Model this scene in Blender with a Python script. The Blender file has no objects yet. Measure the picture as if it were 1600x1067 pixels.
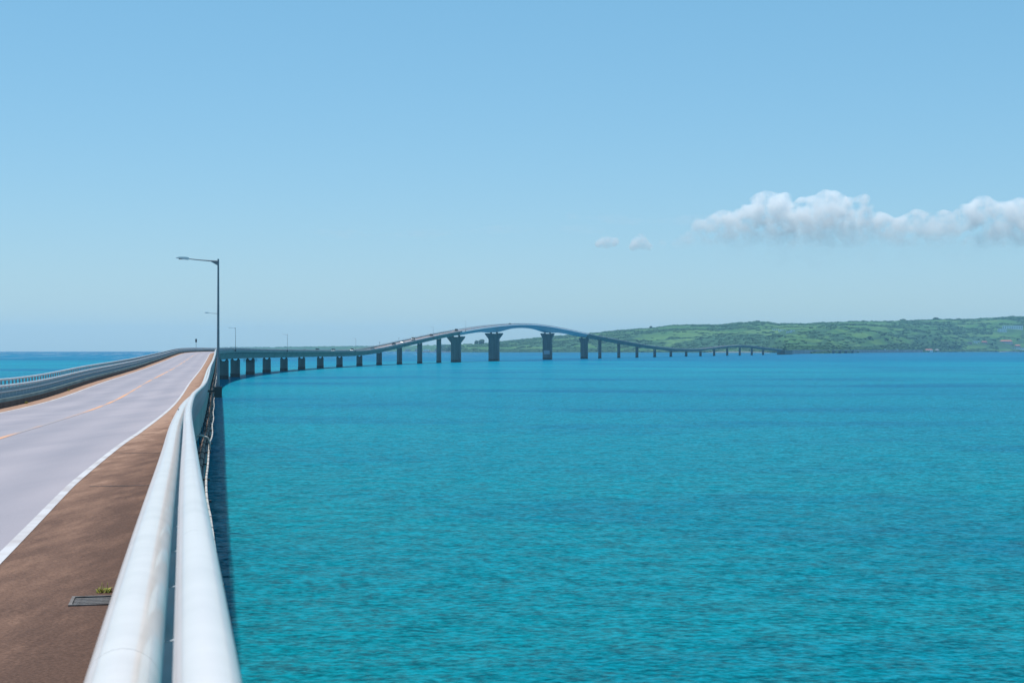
import bpy, bmesh, math, random
import numpy as np
from mathutils import Vector, Matrix, noise
random.seed(7); rng = np.random.default_rng(7)
R = math.radians
scene = bpy.context.scene
col = scene.collection

# ------------------------------------------------------------------ camera
EYE = 10.15                       # metres above the sea
cam = bpy.data.cameras.new('camera'); camo = bpy.data.objects.new('camera', cam); col.objects.link(camo)
cam.lens = 55; cam.sensor_width = 36; cam.clip_start = 0.1; cam.clip_end = 90000
camo.location = (0, 0, EYE)
camo.rotation_euler = (R(90 + 0.27), 0, 0)
cam.dof.use_dof = True; cam.dof.focus_distance = 130; cam.dof.aperture_fstop = 9
scene.camera = camo

# ------------------------------------------------------------------ world, sun, exposure
EL, AZ = 79, -50
w = bpy.data.worlds.new('World'); scene.world = w; w.use_nodes = True
nt = w.node_tree; nt.nodes.clear()
sky = nt.nodes.new('ShaderNodeTexSky'); sky.sky_type = 'NISHITA'; sky.sun_disc = False
sky.sun_elevation = R(EL); sky.sun_rotation = R(AZ % 360)
sky.altitude = 0; sky.air_density = 1.0; sky.dust_density = 0.35; sky.ozone_density = 3.2
bg = nt.nodes.new('ShaderNodeBackground'); bg.inputs['Strength'].default_value = 0.11
wo = nt.nodes.new('ShaderNodeOutputWorld')
# one colour grade for the whole sky (cool white balance, lower contrast in green)
sc_ = nt.nodes.new('ShaderNodeSeparateColor'); cc_ = nt.nodes.new('ShaderNodeCombineColor'); nt.links.new(sky.outputs[0], sc_.inputs[0])
for ch, (k_, p_, a_) in enumerate(((.74, .88, .93), (.99, .60, .845), (1.18, .62, .905))):
    m1_ = nt.nodes.new('ShaderNodeMath'); m1_.operation = 'MULTIPLY'; nt.links.new(sc_.outputs[ch], m1_.inputs[0]); m1_.inputs[1].default_value = .11 * k_
    m2_ = nt.nodes.new('ShaderNodeMath'); m2_.operation = 'POWER'; nt.links.new(m1_.outputs[0], m2_.inputs[0]); m2_.inputs[1].default_value = p_
    m3_ = nt.nodes.new('ShaderNodeMath'); m3_.operation = 'MULTIPLY'; nt.links.new(m2_.outputs[0], m3_.inputs[0]); m3_.inputs[1].default_value = a_ / .11
    nt.links.new(m3_.outputs[0], cc_.inputs[ch])
nt.links.new(cc_.outputs[0], bg.inputs[0]); nt.links.new(bg.outputs[0], wo.inputs[0])
sun = bpy.data.lights.new('sun', 'SUN'); sun.energy = 4.8; sun.angle = R(1.4); sun.color = (1, .96, .9)
so = bpy.data.objects.new('sun', sun); col.objects.link(so)
S = Vector((math.sin(R(AZ)) * math.cos(R(EL)), math.cos(R(AZ)) * math.cos(R(EL)), math.sin(R(EL))))
so.rotation_euler = S.to_track_quat('Z', 'Y').to_euler(); so.location = (0, 0, 200)
scene.view_settings.view_transform = 'Standard'; scene.view_settings.look = 'None'
scene.view_settings.exposure = 0.0; scene.view_settings.gamma = 1
scene.render.engine = 'CYCLES'
scene.cycles.volume_bounces = 48; scene.cycles.max_bounces = 48; scene.cycles.volume_step_rate = .15; scene.cycles.volume_max_steps = 256
scene.cycles.use_denoising = True

# ------------------------------------------------------------------ helpers
def tag(o, label=None, cat=None, group=None, kind=None):
    if label: o['label'] = label
    if cat: o['category'] = cat
    if group: o['group'] = group
    if kind: o['kind'] = kind
    return o
def empty(name, loc=(0, 0, 0), rz=0, parent=None):
    o = bpy.data.objects.new(name, None); col.objects.link(o)
    o.location = loc; o.rotation_euler = (0, 0, rz); o.empty_display_size = .5
    if parent: o.parent = parent
    return o
def link(name, me, parent=None):
    o = bpy.data.objects.new(name, me); col.objects.link(o)
    if parent: o.parent = parent
    return o
class MB:
    def __init__(s): s.v = []; s.f = []
    def add(s, v, f):
        n = len(s.v); s.v += [tuple(p) for p in v]; s.f += [tuple(i + n for i in q) for q in f]
    def box(s, x0, x1, y0, y1, z0, z1, m=None):
        v = [(x, y, z) for z in (z0, z1) for x, y in ((x0, y0), (x1, y0), (x1, y1), (x0, y1))]
        if m: v = [m @ Vector(p) for p in v]
        s.add(v, [(3, 2, 1, 0), (4, 5, 6, 7), (0, 1, 5, 4), (1, 2, 6, 5), (2, 3, 7, 6), (3, 0, 4, 7)])
    def prism(s, poly, a, b, axis='y', m=None):       # poly in the two other axes
        n = len(poly)
        def P(p, t): return {'y': (p[0], t, p[1]), 'x': (t, p[0], p[1]), 'z': (p[0], p[1], t)}[axis]
        v = [P(p, a) for p in poly] + [P(p, b) for p in poly]
        if m: v = [m @ Vector(p) for p in v]
        s.add(v, [tuple(range(n)), tuple(reversed(range(n, 2 * n)))] + [(i, i + n, (i + 1) % n + n, (i + 1) % n) for i in range(n)])
    def tube(s, pts, rad, n=8, cap=True):
        rings = []; pts = [Vector(p) for p in pts]
        for i, p in enumerate(pts):
            t = (pts[min(i + 1, len(pts) - 1)] - pts[max(i - 1, 0)]).normalized()
            a = t.cross(Vector((0, 0, 1)))
            if a.length < 1e-3: a = Vector((1, 0, 0))
            a.normalize(); b = a.cross(t)
            r = rad[i] if hasattr(rad, '__len__') else rad
            rings.append([p + (a * math.cos(2 * math.pi * k / n) + b * math.sin(2 * math.pi * k / n)) * r for k in range(n)])
        v = [q for r_ in rings for q in r_]
        f = [(i * n + k, i * n + (k + 1) % n, (i + 1) * n + (k + 1) % n, (i + 1) * n + k) for i in range(len(rings) - 1) for k in range(n)]
        if cap: f += [tuple(reversed(range(n))), tuple(range(len(v) - n, len(v)))]
        s.add(v, f)
    def mesh(s, name, mat, smooth=False):
        me = bpy.data.meshes.new(name); me.from_pydata(s.v, [], s.f)
        bm = bmesh.new(); bm.from_mesh(me); bmesh.ops.recalc_face_normals(bm, faces=bm.faces); bm.to_mesh(me); bm.free()
        if smooth:
            me.polygons.foreach_set('use_smooth', [True] * len(me.polygons))
            me.set_sharp_from_angle(angle=R(40))
        me.materials.append(mat); return me
    def build(s, name, mat, parent=None, smooth=False): return link(name, s.mesh(name, mat, smooth), parent)
def np_mesh(name, V, F, mat, smooth=True):
    me = bpy.data.meshes.new(name)
    V = np.asarray(V, np.float32); F = np.asarray(F, np.int32); k = F.shape[1]
    me.vertices.add(len(V)); me.vertices.foreach_set('co', V.ravel())
    me.loops.add(F.size); me.loops.foreach_set('vertex_index', F.ravel())
    me.polygons.add(len(F)); me.polygons.foreach_set('loop_start', np.arange(len(F), dtype=np.int32) * k)
    me.update(calc_edges=True); me.validate()
    me.polygons.foreach_set('use_smooth', [smooth] * len(me.polygons))
    me.materials.append(mat); return me

# ---- materials
def mat(name, c, rough=.6, metal=0., spec=.5, coat=0., vary=0., vscale=1., bump=0., bscale=20., c2=None, lo=.4, hi=.65, stretch=None, detail=5):
    m = bpy.data.materials.new(name); m.use_nodes = True; n = m.node_tree; L = n.links.new
    b = n.nodes['Principled BSDF']; b.inputs['Roughness'].default_value = rough; b.inputs['Metallic'].default_value = metal
    b.inputs['Specular IOR Level'].default_value = spec; b.inputs['Coat Weight'].default_value = coat; b.inputs['Coat Roughness'].default_value = .05
    b.inputs['Base Color'].default_value = (*c, 1)
    tc = n.nodes.new('ShaderNodeTexCoord'); src = tc.outputs['Object']
    if stretch:
        mp = n.nodes.new('ShaderNodeMapping'); mp.inputs['Scale'].default_value = stretch; L(src, mp.inputs[0]); src = mp.outputs[0]
    if vary or c2:
        t = n.nodes.new('ShaderNodeTexNoise'); t.inputs['Scale'].default_value = vscale; t.inputs['Detail'].default_value = detail; L(src, t.inputs[0])
        r = n.nodes.new('ShaderNodeValToRGB'); r.color_ramp.elements[0].position = lo; r.color_ramp.elements[1].position = hi
        d = c2 or tuple(x * (1 - vary) for x in c)
        r.color_ramp.elements[0].color = (*c, 1); r.color_ramp.elements[1].color = (*d, 1)
        L(t.outputs[0], r.inputs[0]); L(r.outputs[0], b.inputs['Base Color'])
    if bump:
        t2 = n.nodes.new('ShaderNodeTexNoise'); t2.inputs['Scale'].default_value = bscale; t2.inputs['Detail'].default_value = 4; L(src, t2.inputs[0])
        bp = n.nodes.new('ShaderNodeBump'); bp.inputs['Strength'].default_value = bump; bp.inputs['Distance'].default_value = .02
        L(t2.outputs[0], bp.inputs['Height']); L(bp.outputs[0], b.inputs['Normal'])
    return m
M = {}
M['pipe'] = mat('painted_rail', (.70, .63, .59), .34, spec=.5, coat=.4, vary=.13, vscale=3.5, lo=.42, hi=.8, bump=.08, bscale=9)
M['pipe_grey'] = mat('dulled_rail', (.46, .48, .50), .45, spec=.4, vary=.2, vscale=2)
M['post'] = mat('painted_post', (.40, .45, .50), .5, c2=(.30, .31, .33), vscale=3)
M['post_white'] = mat('white_post', (.72, .75, .78), .4, vary=.15, vscale=5)
M['concrete'] = mat('concrete', (.22, .29, .275), .85, c2=(.14, .19, .185), vscale=.35, lo=.4, hi=.7, bump=.3, bscale=15, stretch=(1, 1, .35))
M['kerb'] = mat('kerb_concrete', (.06, .055, .052), .9, c2=(.03, .028, .027), vscale=1.2, lo=.35, hi=.6, bump=.4, bscale=20)
M['pier'] = mat('pier_concrete', (.17, .205, .205), .85, c2=(.115, .145, .15), vscale=.25, lo=.4, hi=.7, stretch=(2, 2, .3))
M['pier_wet'] = mat('tide_stained_concrete', (.07, .085, .085), .5, c2=(.04, .05, .05), vscale=.8)
M['steel'] = mat('bridge_steel', (.33, .42, .47), .4, spec=.5, c2=(.27, .36, .41), vscale=.05)
M['lamp'] = mat('lamp_steel', (.20, .24, .28), .5, spec=.5, c2=(.16, .19, .22), vscale=2)
M['lampw'] = mat('lamp_housing', (.65, .66, .68), .35)
M['grate'] = mat('dull_iron', (.17, .155, .15), .7, c2=(.10, .08, .07), vscale=12)
M['black'] = mat('black_rubber', (.015, .015, .017), .6)
M['dark'] = mat('dark_steel', (.05, .055, .06), .5)
M['rust'] = mat('rusty_conduit', (.22, .15, .12), .8, c2=(.12, .08, .06), vscale=4)
M['cable'] = mat('grey_white_conduit', (.55, .53, .50), .6, c2=(.35, .32, .29), vscale=5)
M['glass'] = mat('dark_glass', (.02, .03, .04), .08, spec=.8)
M['sand'] = mat('beach_sand', (.62, .56, .45), .95, c2=(.5, .44, .34), vscale=.02)
M['revet'] = mat('revetment_concrete', (.40, .36, .35), .9, c2=(.28, .26, .26), vscale=.05)

# ------------------------------------------------------------------ alignment of the bridge
# reference line: the top rail on the sea side.  d = distance ahead, X = sideways, Z = road level above the eye
near = [(-14, 2.95), (0, 0.0), (7.5, -1.585), (15, -3.14), (23.5, -4.92), (37.6, -7.72), (53.4, -10.6), (87, -16.95), (117.5, -22.7), (186.6, -35.55), (260, -49.3), (354, -67.0)]
cen = [(400, -80.4), (450, -88.2), (490, -93.3), (525, -97.0), (565, -100.1), (613, -102.7), (664, -104.3), (716, -104.6), (768, -103.5), (822, -101.0), (877, -97.0), (933, -91.3),
       (988, -84.2), (1044, -75.5), (1100, -65.0), (1156, -54.5), (1205, -43.5), (1318, -15.5), (1500, 33.6), (1640, 75.7), (1710, 95.8), (1800, 122.6), (1890, 150.8), (1985, 181),
       (2080, 211), (2175, 242), (2270, 273.4), (2365, 305.4), (2460, 338.2), (2555, 371.8), (2650, 406), (2745, 440.5), (2900, 497), (2990, 530), (3100, 572)]
XY = near + [(d, x + 4.75) for d, x in cen]
ZT = [(-14, -1.78), (3, -1.79), (7.5, -1.86), (12.6, -1.94), (18.5, -2.02), (25, -2.07), (37.6, -2.20), (53.4, -2.42), (70, -2.66), (87, -2.76), (100, -2.68), (117.5, -2.56), (150, -2.48), (186.6, -2.36), (260, -1.92), (354, -1.32), (430, -.98), (525, -.86),
      (613, -1.15), (716, -1.42), (822, -1.68), (900, -1.8), (940, -1.45), (988, .35), (1044, 3.5), (1100, 6.9), (1156, 10.3), (1205, 13.2), (1260, 16.4), (1318, 19.2), (1370, 21.1), (1409, 21.9), (1450, 21.9), (1500, 20.9), (1570, 18.2), (1640, 15.0), (1710, 12.1), (1800, 8.7),
      (1890, 5.1), (1985, 1.9), (2080, -.3), (2175, -1.2), (2270, -.6), (2365, 1.9), (2460, 4.3), (2555, 5.3), (2650, 4.0), (2745, 1.4), (2900, -2.0), (2990, -3.4), (3100, -4.4)]
def smooth_curve(T, step, sig):
    T = np.array(T); d = np.arange(-12, 3090, 1.0)
    y = np.interp(d, T[:, 0], T[:, 1])
    out = y.copy()
    # gaussian smoothing whose width grows with distance
    for s_, lo_, hi_ in sig:
        k = np.exp(-.5 * (np.arange(-3 * s_, 3 * s_ + 1) / s_) ** 2); k /= k.sum()
        yp = np.concatenate([y[0] + (y[1] - y[0]) * np.arange(-3 * s_, 0), y, y[-1] + (y[-1] - y[-2]) * np.arange(1, 3 * s_ + 1)])
        ys = np.convolve(yp, k, 'valid')
        wgt = np.clip((d - lo_) / max(hi_ - lo_, 1), 0, 1); out = out * (1 - wgt) + ys * wgt
    return d, out
D, XX = smooth_curve(XY, 1, [(3, -12, -11), (8, 30, 60), (22, 250, 420)])
_, ZZ = smooth_curve(ZT, 1, [(3, -12, -11), (8, 20, 60), (20, 250, 400)])
SX = np.gradient(XX, D)
def at(d, lat=0., z=0.):
    """point on the bridge: d ahead, lat metres to the right of the reference line, z above the road"""
    x = np.interp(d, D, XX); s = np.interp(d, D, SX); zz = np.interp(d, D, ZZ) + EYE
    n = math.hypot(1, s)
    return Vector((x + lat / n, d - lat * s / n, zz + z))
def head(d):
    s = np.interp(d, D, SX); return -math.atan(s)          # rotation about z that turns +Y to the road's direction
CL, LR = -4.75, -9.25
def stations(d0, d1):
    out = [d0]
    while out[-1] < d1 - 1e-6:
        d = out[-1]; out.append(min(d1, d + (1 if d < 40 else 2.5 if d < 150 else 5 if d < 1300 else 10)))
    return out
def rail_drop(d): return np.interp(d, [0, 3, 7.5, 18, 30, 60, 110], [0, 0, .04, .12, .14, .10, .03])
def sweep(prof, d0, d1, closed=True, caps=True, prof_fn=None):
    st = stations(d0, d1); V = []; F = []; n = len(prof)
    for d in st:
        p = prof_fn(d) if prof_fn else prof
        V += [at(d, a, b) for a, b in p]
    m = n if closed else n - 1
    for i in range(len(st) - 1):
        for k in range(m):
            a = i * n + k; b = i * n + (k + 1) % n
            F.append((a, b, b + n, a + n))
    if closed and caps: F += [tuple(range(n)), tuple(reversed(range((len(st) - 1) * n, len(st) * n)))]
    mb = MB(); mb.add(V, F); return mb
def circ(l, z, r, n=12): return [(l + r * math.cos(2 * math.pi * k / n), z + r * math.sin(2 * math.pi * k / n)) for k in range(n)]

# ------------------------------------------------------------------ sea
RE = 7.43e6
SEA_GLOSS = .19
def sea_mat():
    m = bpy.data.materials.new('sea_water'); m.use_nodes = True; n = m.node_tree; L = n.links.new
    b = n.nodes['Principled BSDF']; N = n.nodes.new
    g = N('ShaderNodeNewGeometry'); sep = N('ShaderNodeSeparateXYZ'); L(g.outputs['Position'], sep.inputs[0])
    def math_(op, a, b_=None, c=None):
        q = N('ShaderNodeMath'); q.operation = op
        for i, v in enumerate((a, b_, c)):
            if v is None: continue
            if isinstance(v, (int, float)): q.inputs[i].default_value = v
            else: L(v, q.inputs[i])
        return q.outputs[0]
    def nz(scale, detail, sc=(1, 1, 1), rot=0, rough=.5, dist=0):
        mp = N('ShaderNodeMapping'); mp.inputs['Scale'].default_value = sc; mp.inputs['Rotation'].default_value = (0, 0, rot); L(g.outputs['Position'], mp.inputs[0])
        t = N('ShaderNodeTexNoise'); t.inputs['Scale'].default_value = scale; t.inputs['Detail'].default_value = detail; t.inputs['Roughness'].default_value = rough; t.inputs['Distortion'].default_value = dist
        L(mp.outputs[0], t.inputs[0]); return t.outputs[0]
    # sea bed depth seen through the water: bands running across the lagoon, broken up by noise
    warp = math_('MULTIPLY_ADD', nz(.0035, 4), 1.3, -.65)
    ly = math_('LOGARITHM', math_('MAXIMUM', sep.outputs['Y'], 20.0), 10.0)
    v = math_('MULTIPLY_ADD', warp, .28, ly)
    mr = N('ShaderNodeMapRange'); mr.inputs['From Min'].default_value = 1.5; mr.inputs['From Max'].default_value = 4.2; L(v, mr.inputs[0])
    r = N('ShaderNodeValToRGB'); cr = r.color_ramp
    # value -> log10 distance: 1.5 + 2.7*v
    pts = [(0.00, (.001, .212, .250)), (.15, (.002, .220, .280)), (.30, (.004, .230, .325)), (.42, (.006, .245, .355)), (.52, (.008, .262, .385)), (.575, (.003, .27, .40)), (.61, (.000, .19, .345)), (.68, (.003, .20, .365)), (.78, (.003, .17, .315)), (1, (.003, .15, .275))]
    while len(cr.elements) < len(pts): cr.elements.new(.5)
    for e, (p, c) in zip(cr.elements, pts): e.position = p; e.color = (*c, 1)
    L(mr.outputs[0], r.inputs[0])
    # dark reef patches
    pr = N('ShaderNodeValToRGB'); pr.color_ramp.elements[0].position = .50; pr.color_ramp.elements[1].position = .66
    pr.color_ramp.elements[0].color = (1, 1, 1, 1); pr.color_ramp.elements[1].color = (.50, .68, .86, 1)
    L(nz(.018, 5, (.55, 1.0, 1), .1, .6), pr.inputs[0])
    mx = N('ShaderNodeMixRGB'); mx.blend_type = 'MULTIPLY'; mx.inputs[0].default_value = 1; L(r.outputs[0], mx.inputs[1]); L(pr.outputs[0], mx.inputs[2])
    pr2 = N('ShaderNodeValToRGB'); pr2.color_ramp.elements[0].position = .38; pr2.color_ramp.elements[1].position = .62
    pr2.color_ramp.elements[0].color = (.86, .9, .95, 1); pr2.color_ramp.elements[1].color = (1.12, 1.06, 1.0, 1)
    L(nz(.006, 3, (.5, 1.2, 1), -.15), pr2.inputs[0])
    mx2 = N('ShaderNodeMixRGB'); mx2.blend_type = 'MULTIPLY'; mx2.inputs[0].default_value = 1; L(mx.outputs[0], mx2.inputs[1]); L(pr2.outputs[0], mx2.inputs[2])
    # whitecaps out on the open sea
    wc = nz(.05, 5, (1, .12, 1), .0, .6); far = N('ShaderNodeMapRange'); far.inputs['From Min'].default_value = 1300; far.inputs['From Max'].default_value = 3000; L(sep.outputs['Y'], far.inputs[0])
    lee = N('ShaderNodeMapRange'); lee.inputs['From Min'].default_value = 0; lee.inputs['From Max'].default_value = -450; L(sep.outputs['X'], lee.inputs[0])
    wcr = N('ShaderNodeMapRange'); wcr.inputs['From Min'].default_value = .57; wcr.inputs['From Max'].default_value = .64; L(wc, wcr.inputs[0])
    wcm = math_('MULTIPLY', math_('MULTIPLY', wcr.outputs[0], far.outputs[0]), lee.outputs[0])
    mx3 = N('ShaderNodeMixRGB'); L(math_('MULTIPLY', wcm, .8), mx3.inputs[0]); L(mx2.outputs[0], mx3.inputs[1]); mx3.inputs[2].default_value = (.75, .8, .82, 1)
    gl = N('ShaderNodeBsdfGlossy'); gl.inputs['Roughness'].default_value = .14; df = N('ShaderNodeBsdfDiffuse'); fz = N('ShaderNodeFresnel'); fz.inputs['IOR'].default_value = 1.33; ms = N('ShaderNodeMixShader')
    # waves
    def nzc(scale, detail, k, sc=(1, 1, 1), rot=0, rough=.5):
        mp = N('ShaderNodeMapping'); mp.inputs['Scale'].default_value = sc; mp.inputs['Rotation'].default_value = (0, 0, rot); L(g.outputs['Position'], mp.inputs[0])
        t = N('ShaderNodeTexNoise'); t.inputs['Scale'].default_value = scale; t.inputs['Detail'].default_value = detail; t.inputs['Roughness'].default_value = rough
        L(mp.outputs[0], t.inputs[0])
        v1 = N('ShaderNodeVectorMath'); v1.operation = 'SUBTRACT'; L(t.outputs['Color'], v1.inputs[0]); v1.inputs[1].default_value = (.5, .5, .5)
        v2 = N('ShaderNodeVectorMath'); v2.operation = 'MULTIPLY'; L(v1.outputs[0], v2.inputs[0]); v2.inputs[1].default_value = (k, k, 0)
        return v2.outputs[0], t.outputs[0]
    a1, f1 = nzc(.6, 3, .42, (.8, 1.1, 1), .3)
    a2, f2 = nzc(2.5, 3, .62, (.85, 1.15, 1), -.2, .55)
    a3, f3 = nzc(6.5, 3, .5, (.9, 1.1, 1), .2, .6)
    va = N('ShaderNodeVectorMath'); L(a1, va.inputs[0]); L(a2, va.inputs[1])
    vb = N('ShaderNodeVectorMath'); L(va.outputs[0], vb.inputs[0]); L(a3, vb.inputs[1])
    vc = N('ShaderNodeVectorMath'); L(vb.outputs[0], vc.inputs[0]); L(g.outputs['Normal'], vc.inputs[1])
    vn = N('ShaderNodeVectorMath'); vn.operation = 'NORMALIZE'; L(vc.outputs[0], vn.inputs[0]); L(vn.outputs[0], gl.inputs['Normal']); L(vn.outputs[0], df.inputs['Normal']); L(vn.outputs[0], fz.inputs['Normal'])
    L(math_('MULTIPLY', fz.outputs[0], SEA_GLOSS), ms.inputs[0]); L(df.outputs[0], ms.inputs[1]); L(gl.outputs[0], ms.inputs[2]); L(ms.outputs[0], n.nodes['Material Output'].inputs['Surface'])
    # light through thin crests, dimmer troughs: painted into the water's colour
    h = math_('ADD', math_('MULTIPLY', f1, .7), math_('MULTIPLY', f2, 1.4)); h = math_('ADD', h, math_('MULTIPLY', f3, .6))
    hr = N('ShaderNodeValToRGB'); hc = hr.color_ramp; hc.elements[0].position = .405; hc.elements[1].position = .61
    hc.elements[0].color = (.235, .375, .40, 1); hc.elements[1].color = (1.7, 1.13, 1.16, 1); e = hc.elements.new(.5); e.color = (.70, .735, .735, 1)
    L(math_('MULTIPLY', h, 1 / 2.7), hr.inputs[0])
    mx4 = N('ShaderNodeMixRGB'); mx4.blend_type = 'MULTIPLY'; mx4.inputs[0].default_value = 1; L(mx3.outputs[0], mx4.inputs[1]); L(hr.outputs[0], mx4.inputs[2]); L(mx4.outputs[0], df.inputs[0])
    return m
M['sea'] = sea_mat()
nr, na = 260, 288
rr = np.concatenate([[0], np.geomspace(3, 17000, nr)]); aa = np.linspace(0, 2 * np.pi, na, endpoint=False)
V = [(0, 0, 0)]; rr = rr[1:]
rg, ag = np.meshgrid(rr, aa, indexing='ij')
V = np.concatenate([[[0, 0, 0]], np.stack([rg * np.sin(ag), rg * np.cos(ag), -rg ** 2 / (2 * RE)], -1).reshape(-1, 3)])
i, k = np.meshgrid(np.arange(nr - 1), np.arange(na), indexing='ij'); k2 = (k + 1) % na
F = np.stack([1 + i * na + k, 1 + (i + 1) * na + k, 1 + (i + 1) * na + k2, 1 + i * na + k2], -1).reshape(-1, 4)[:, ::-1]
me = np_mesh('sea', V, F, M['sea'])
bm = bmesh.new(); bm.from_mesh(me); bm.verts.ensure_lookup_table()
for q in range(na): bm.faces.new((bm.verts[0], bm.verts[1 + (q + 1) % na], bm.verts[1 + q]))
bmesh.ops.recalc_face_normals(bm, faces=bm.faces); bm.to_mesh(me); bm.free()
if me.polygons[0].normal.z < 0: me.flip_normals()
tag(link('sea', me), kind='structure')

# ------------------------------------------------------------------ far island
F_ = 2444.4
def pz(y, d): return EYE + (545 - y) * d / F_
sky_line = [(300, 548), (345, 543.2), (440, 542.6), (520, 541.6), (600, 541), (690, 539.5), (720, 538), (755, 537.4), (780, 534.5), (820, 530.3), (850, 526.8), (880, 525), (910, 522.2), (935, 520), (966, 517.2), (994, 515.2), (1022, 513.2),
            (1050, 509), (1090, 507.6), (1120, 507.8), (1150, 505), (1180, 502.6), (1200, 503.4), (1215, 506), (1260, 506.2), (1275, 505), (1310, 503.4), (1330, 502), (1370, 502.8), (1390, 503), (1410, 501), (1440, 501), (1465, 499.5), (1500, 500), (1540, 498), (1580, 495), (1600, 495.5), (1680, 494), (1800, 497), (2000, 503)]
shore = [(300, 9800), (690, 8600), (705, 5600), (1000, 5300), (1205, 4700), (1232, 3350), (1300, 3900), (1400, 5400), (1500, 6600), (1600, 6900), (2000, 7400)]
ridge = [(300, 10600), (660, 10200), (720, 7600), (1000, 7600), (1600, 8400), (2000, 8800)]
def wood(px, t, p):
    v = noise.fractal(Vector((p.x * .0019, p.y * .0026, 0)), 1, 2, 5) * 1.0
    belt = 1 - abs(noise.fractal(Vector((px * .0050, t * 3.2, 5)), 1, 2, 4)) * 9
    belt2 = 1 - abs(noise.fractal(Vector((px * .0035, t * 6.0, 11)), 1, 2, 4)) * 11
    return max(v * 2.2 - .25, belt * .8, belt2 * .6, .6 if t < .035 else -1, .5 * noise.fractal(Vector((px * .02, t * 20, 1)), 1, 2, 4))
def land(px, t):
    """ground point of the island for bearing px and t=0 shore, 1 ridge, >1 beyond"""
    ds = np.interp(px, *zip(*shore)); dr = np.interp(px, *zip(*ridge)); y = np.interp(px, *zip(*sky_line))
    el = (545 - y) / F_
    u = (px - 800) / F_
    d = ds + (dr - ds) * t
    if t <= 1:
        s_ = math.sin(max(0, min(t, 1)) * math.pi / 2) ** .85
        nzv = noise.fractal(Vector((u * d * .0011, d * .0011, 3.1)), 1, 2, 4) * .11 * min(1, t * 4) * (1 - t) * 2.2
        e = el * max(0., s_ + nzv)
        z0 = -d * d / (2 * RE) + 1.0
        z = z0 + (EYE + el * d * min(1.25, max(0, s_ + nzv)) - z0) * min(1, t * 5)
        if t == 1: z = EYE + el * d
    else:
        z = EYE + el * (ds + (dr - ds)) * max(0, 1 - (t - 1) * 3) - 30 * (t - 1)
    if t <= 0: z = -d * d / (2 * RE) - 3
    return Vector((u * d, d, z))
tm = bpy.data.materials.new('island_ground'); tm.use_nodes = True; n = tm.node_tree; L = n.links.new; N = n.nodes.new; b = n.nodes['Principled BSDF']
b.inputs['Roughness'].default_value = .95; b.inputs['Specular IOR Level'].default_value = .1
g = N('ShaderNodeNewGeometry')
def tnz(scale, detail, rough=.55, sc=(1, 1, 1)):
    mp = N('ShaderNodeMapping'); mp.inputs['Scale'].default_value = sc; L(g.outputs['Position'], mp.inputs[0])
    t = N('ShaderNodeTexNoise'); t.inputs['Scale'].default_value = scale; t.inputs['Detail'].default_value = detail; t.inputs['Roughness'].default_value = rough; L(mp.outputs[0], t.inputs[0]); return t.outputs[0]
vo = N('ShaderNodeTexVoronoi'); vo.inputs['Scale'].default_value = .006; L(g.outputs['Position'], vo.inputs[0])
fr = N('ShaderNodeValToRGB'); cr = fr.color_ramp; cr.interpolation = 'CONSTANT'
for p_, c_ in ((0, (.070, .175, .065)), (.3, (.095, .20, .07)), (.5, (.055, .145, .06)), (.7, (.11, .215, .085)), (.88, (.078, .17, .065))):
    e = cr.elements[0] if p_ == 0 else cr.elements.new(p_); e.position = p_; e.color = (*c_, 1)
cr.elements.remove(cr.elements[-1])
sp = N('ShaderNodeSeparateColor'); L(vo.outputs['Color'], sp.inputs[0]); L(sp.outputs[0], fr.inputs[0])
wr = N('ShaderNodeValToRGB'); wr.color_ramp.elements[0].position = .45; wr.color_ramp.elements[1].position = .75; wa = N('ShaderNodeAttribute'); wa.attribute_name = 'wood'; wn = N('ShaderNodeMath'); wn.operation = 'MULTIPLY_ADD'; L(tnz(.02, 4), wn.inputs[0]); wn.inputs[1].default_value = .7; L(wa.outputs['Fac'], wn.inputs[2]); L(wn.outputs[0], wr.inputs[0])
m1 = N('ShaderNodeMixRGB'); L(wr.outputs[0], m1.inputs[0]); L(fr.outputs[0], m1.inputs[1]); m1.inputs[2].default_value = (.046, .118, .068, 1)
ft = N('ShaderNodeValToRGB'); ft.color_ramp.elements[0].position = .3; ft.color_ramp.elements[1].position = .7; ft.color_ramp.elements[0].color = (.57, .57, .57, 1); ft.color_ramp.elements[1].color = (1.0, 1.0, .96, 1); L(tnz(.05, 4), ft.inputs[0])
m2 = N('ShaderNodeMixRGB'); m2.blend_type = 'MULTIPLY'; m2.inputs[0].default_value = 1; L(m1.outputs[0], m2.inputs[1]); L(ft.outputs[0], m2.inputs[2]); L(m2.outputs[0], b.inputs['Base Color'])
M['island'] = tm
pxs = np.concatenate([np.arange(300, 690, 10.), np.arange(690, 1240, 4.), np.arange(1240, 2000, 6.)]); ts = np.concatenate([[-.02, 0], np.linspace(.008, 1, 64), [1.1, 1.35]])
V = [land(p, t) for p in pxs for t in ts]; nT = len(ts)
F = [(a * nT + c, a * nT + c + 1, (a + 1) * nT + c + 1, (a + 1) * nT + c) for a in range(len(pxs) - 1) for c in range(nT - 1)]
me = np_mesh('island_hills', np.array([tuple(v) for v in V]), F, tm)
if me.polygons[len(me.polygons) // 2].normal.z < 0: me.flip_normals()
at_ = me.attributes.new('wood', 'FLOAT', 'POINT'); at_.data.foreach_set('value', np.array([wood(p, t, land(p, t)) for p in pxs for t in ts], np.float32))
tag(link('island_hills', me), kind='structure')

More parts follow.
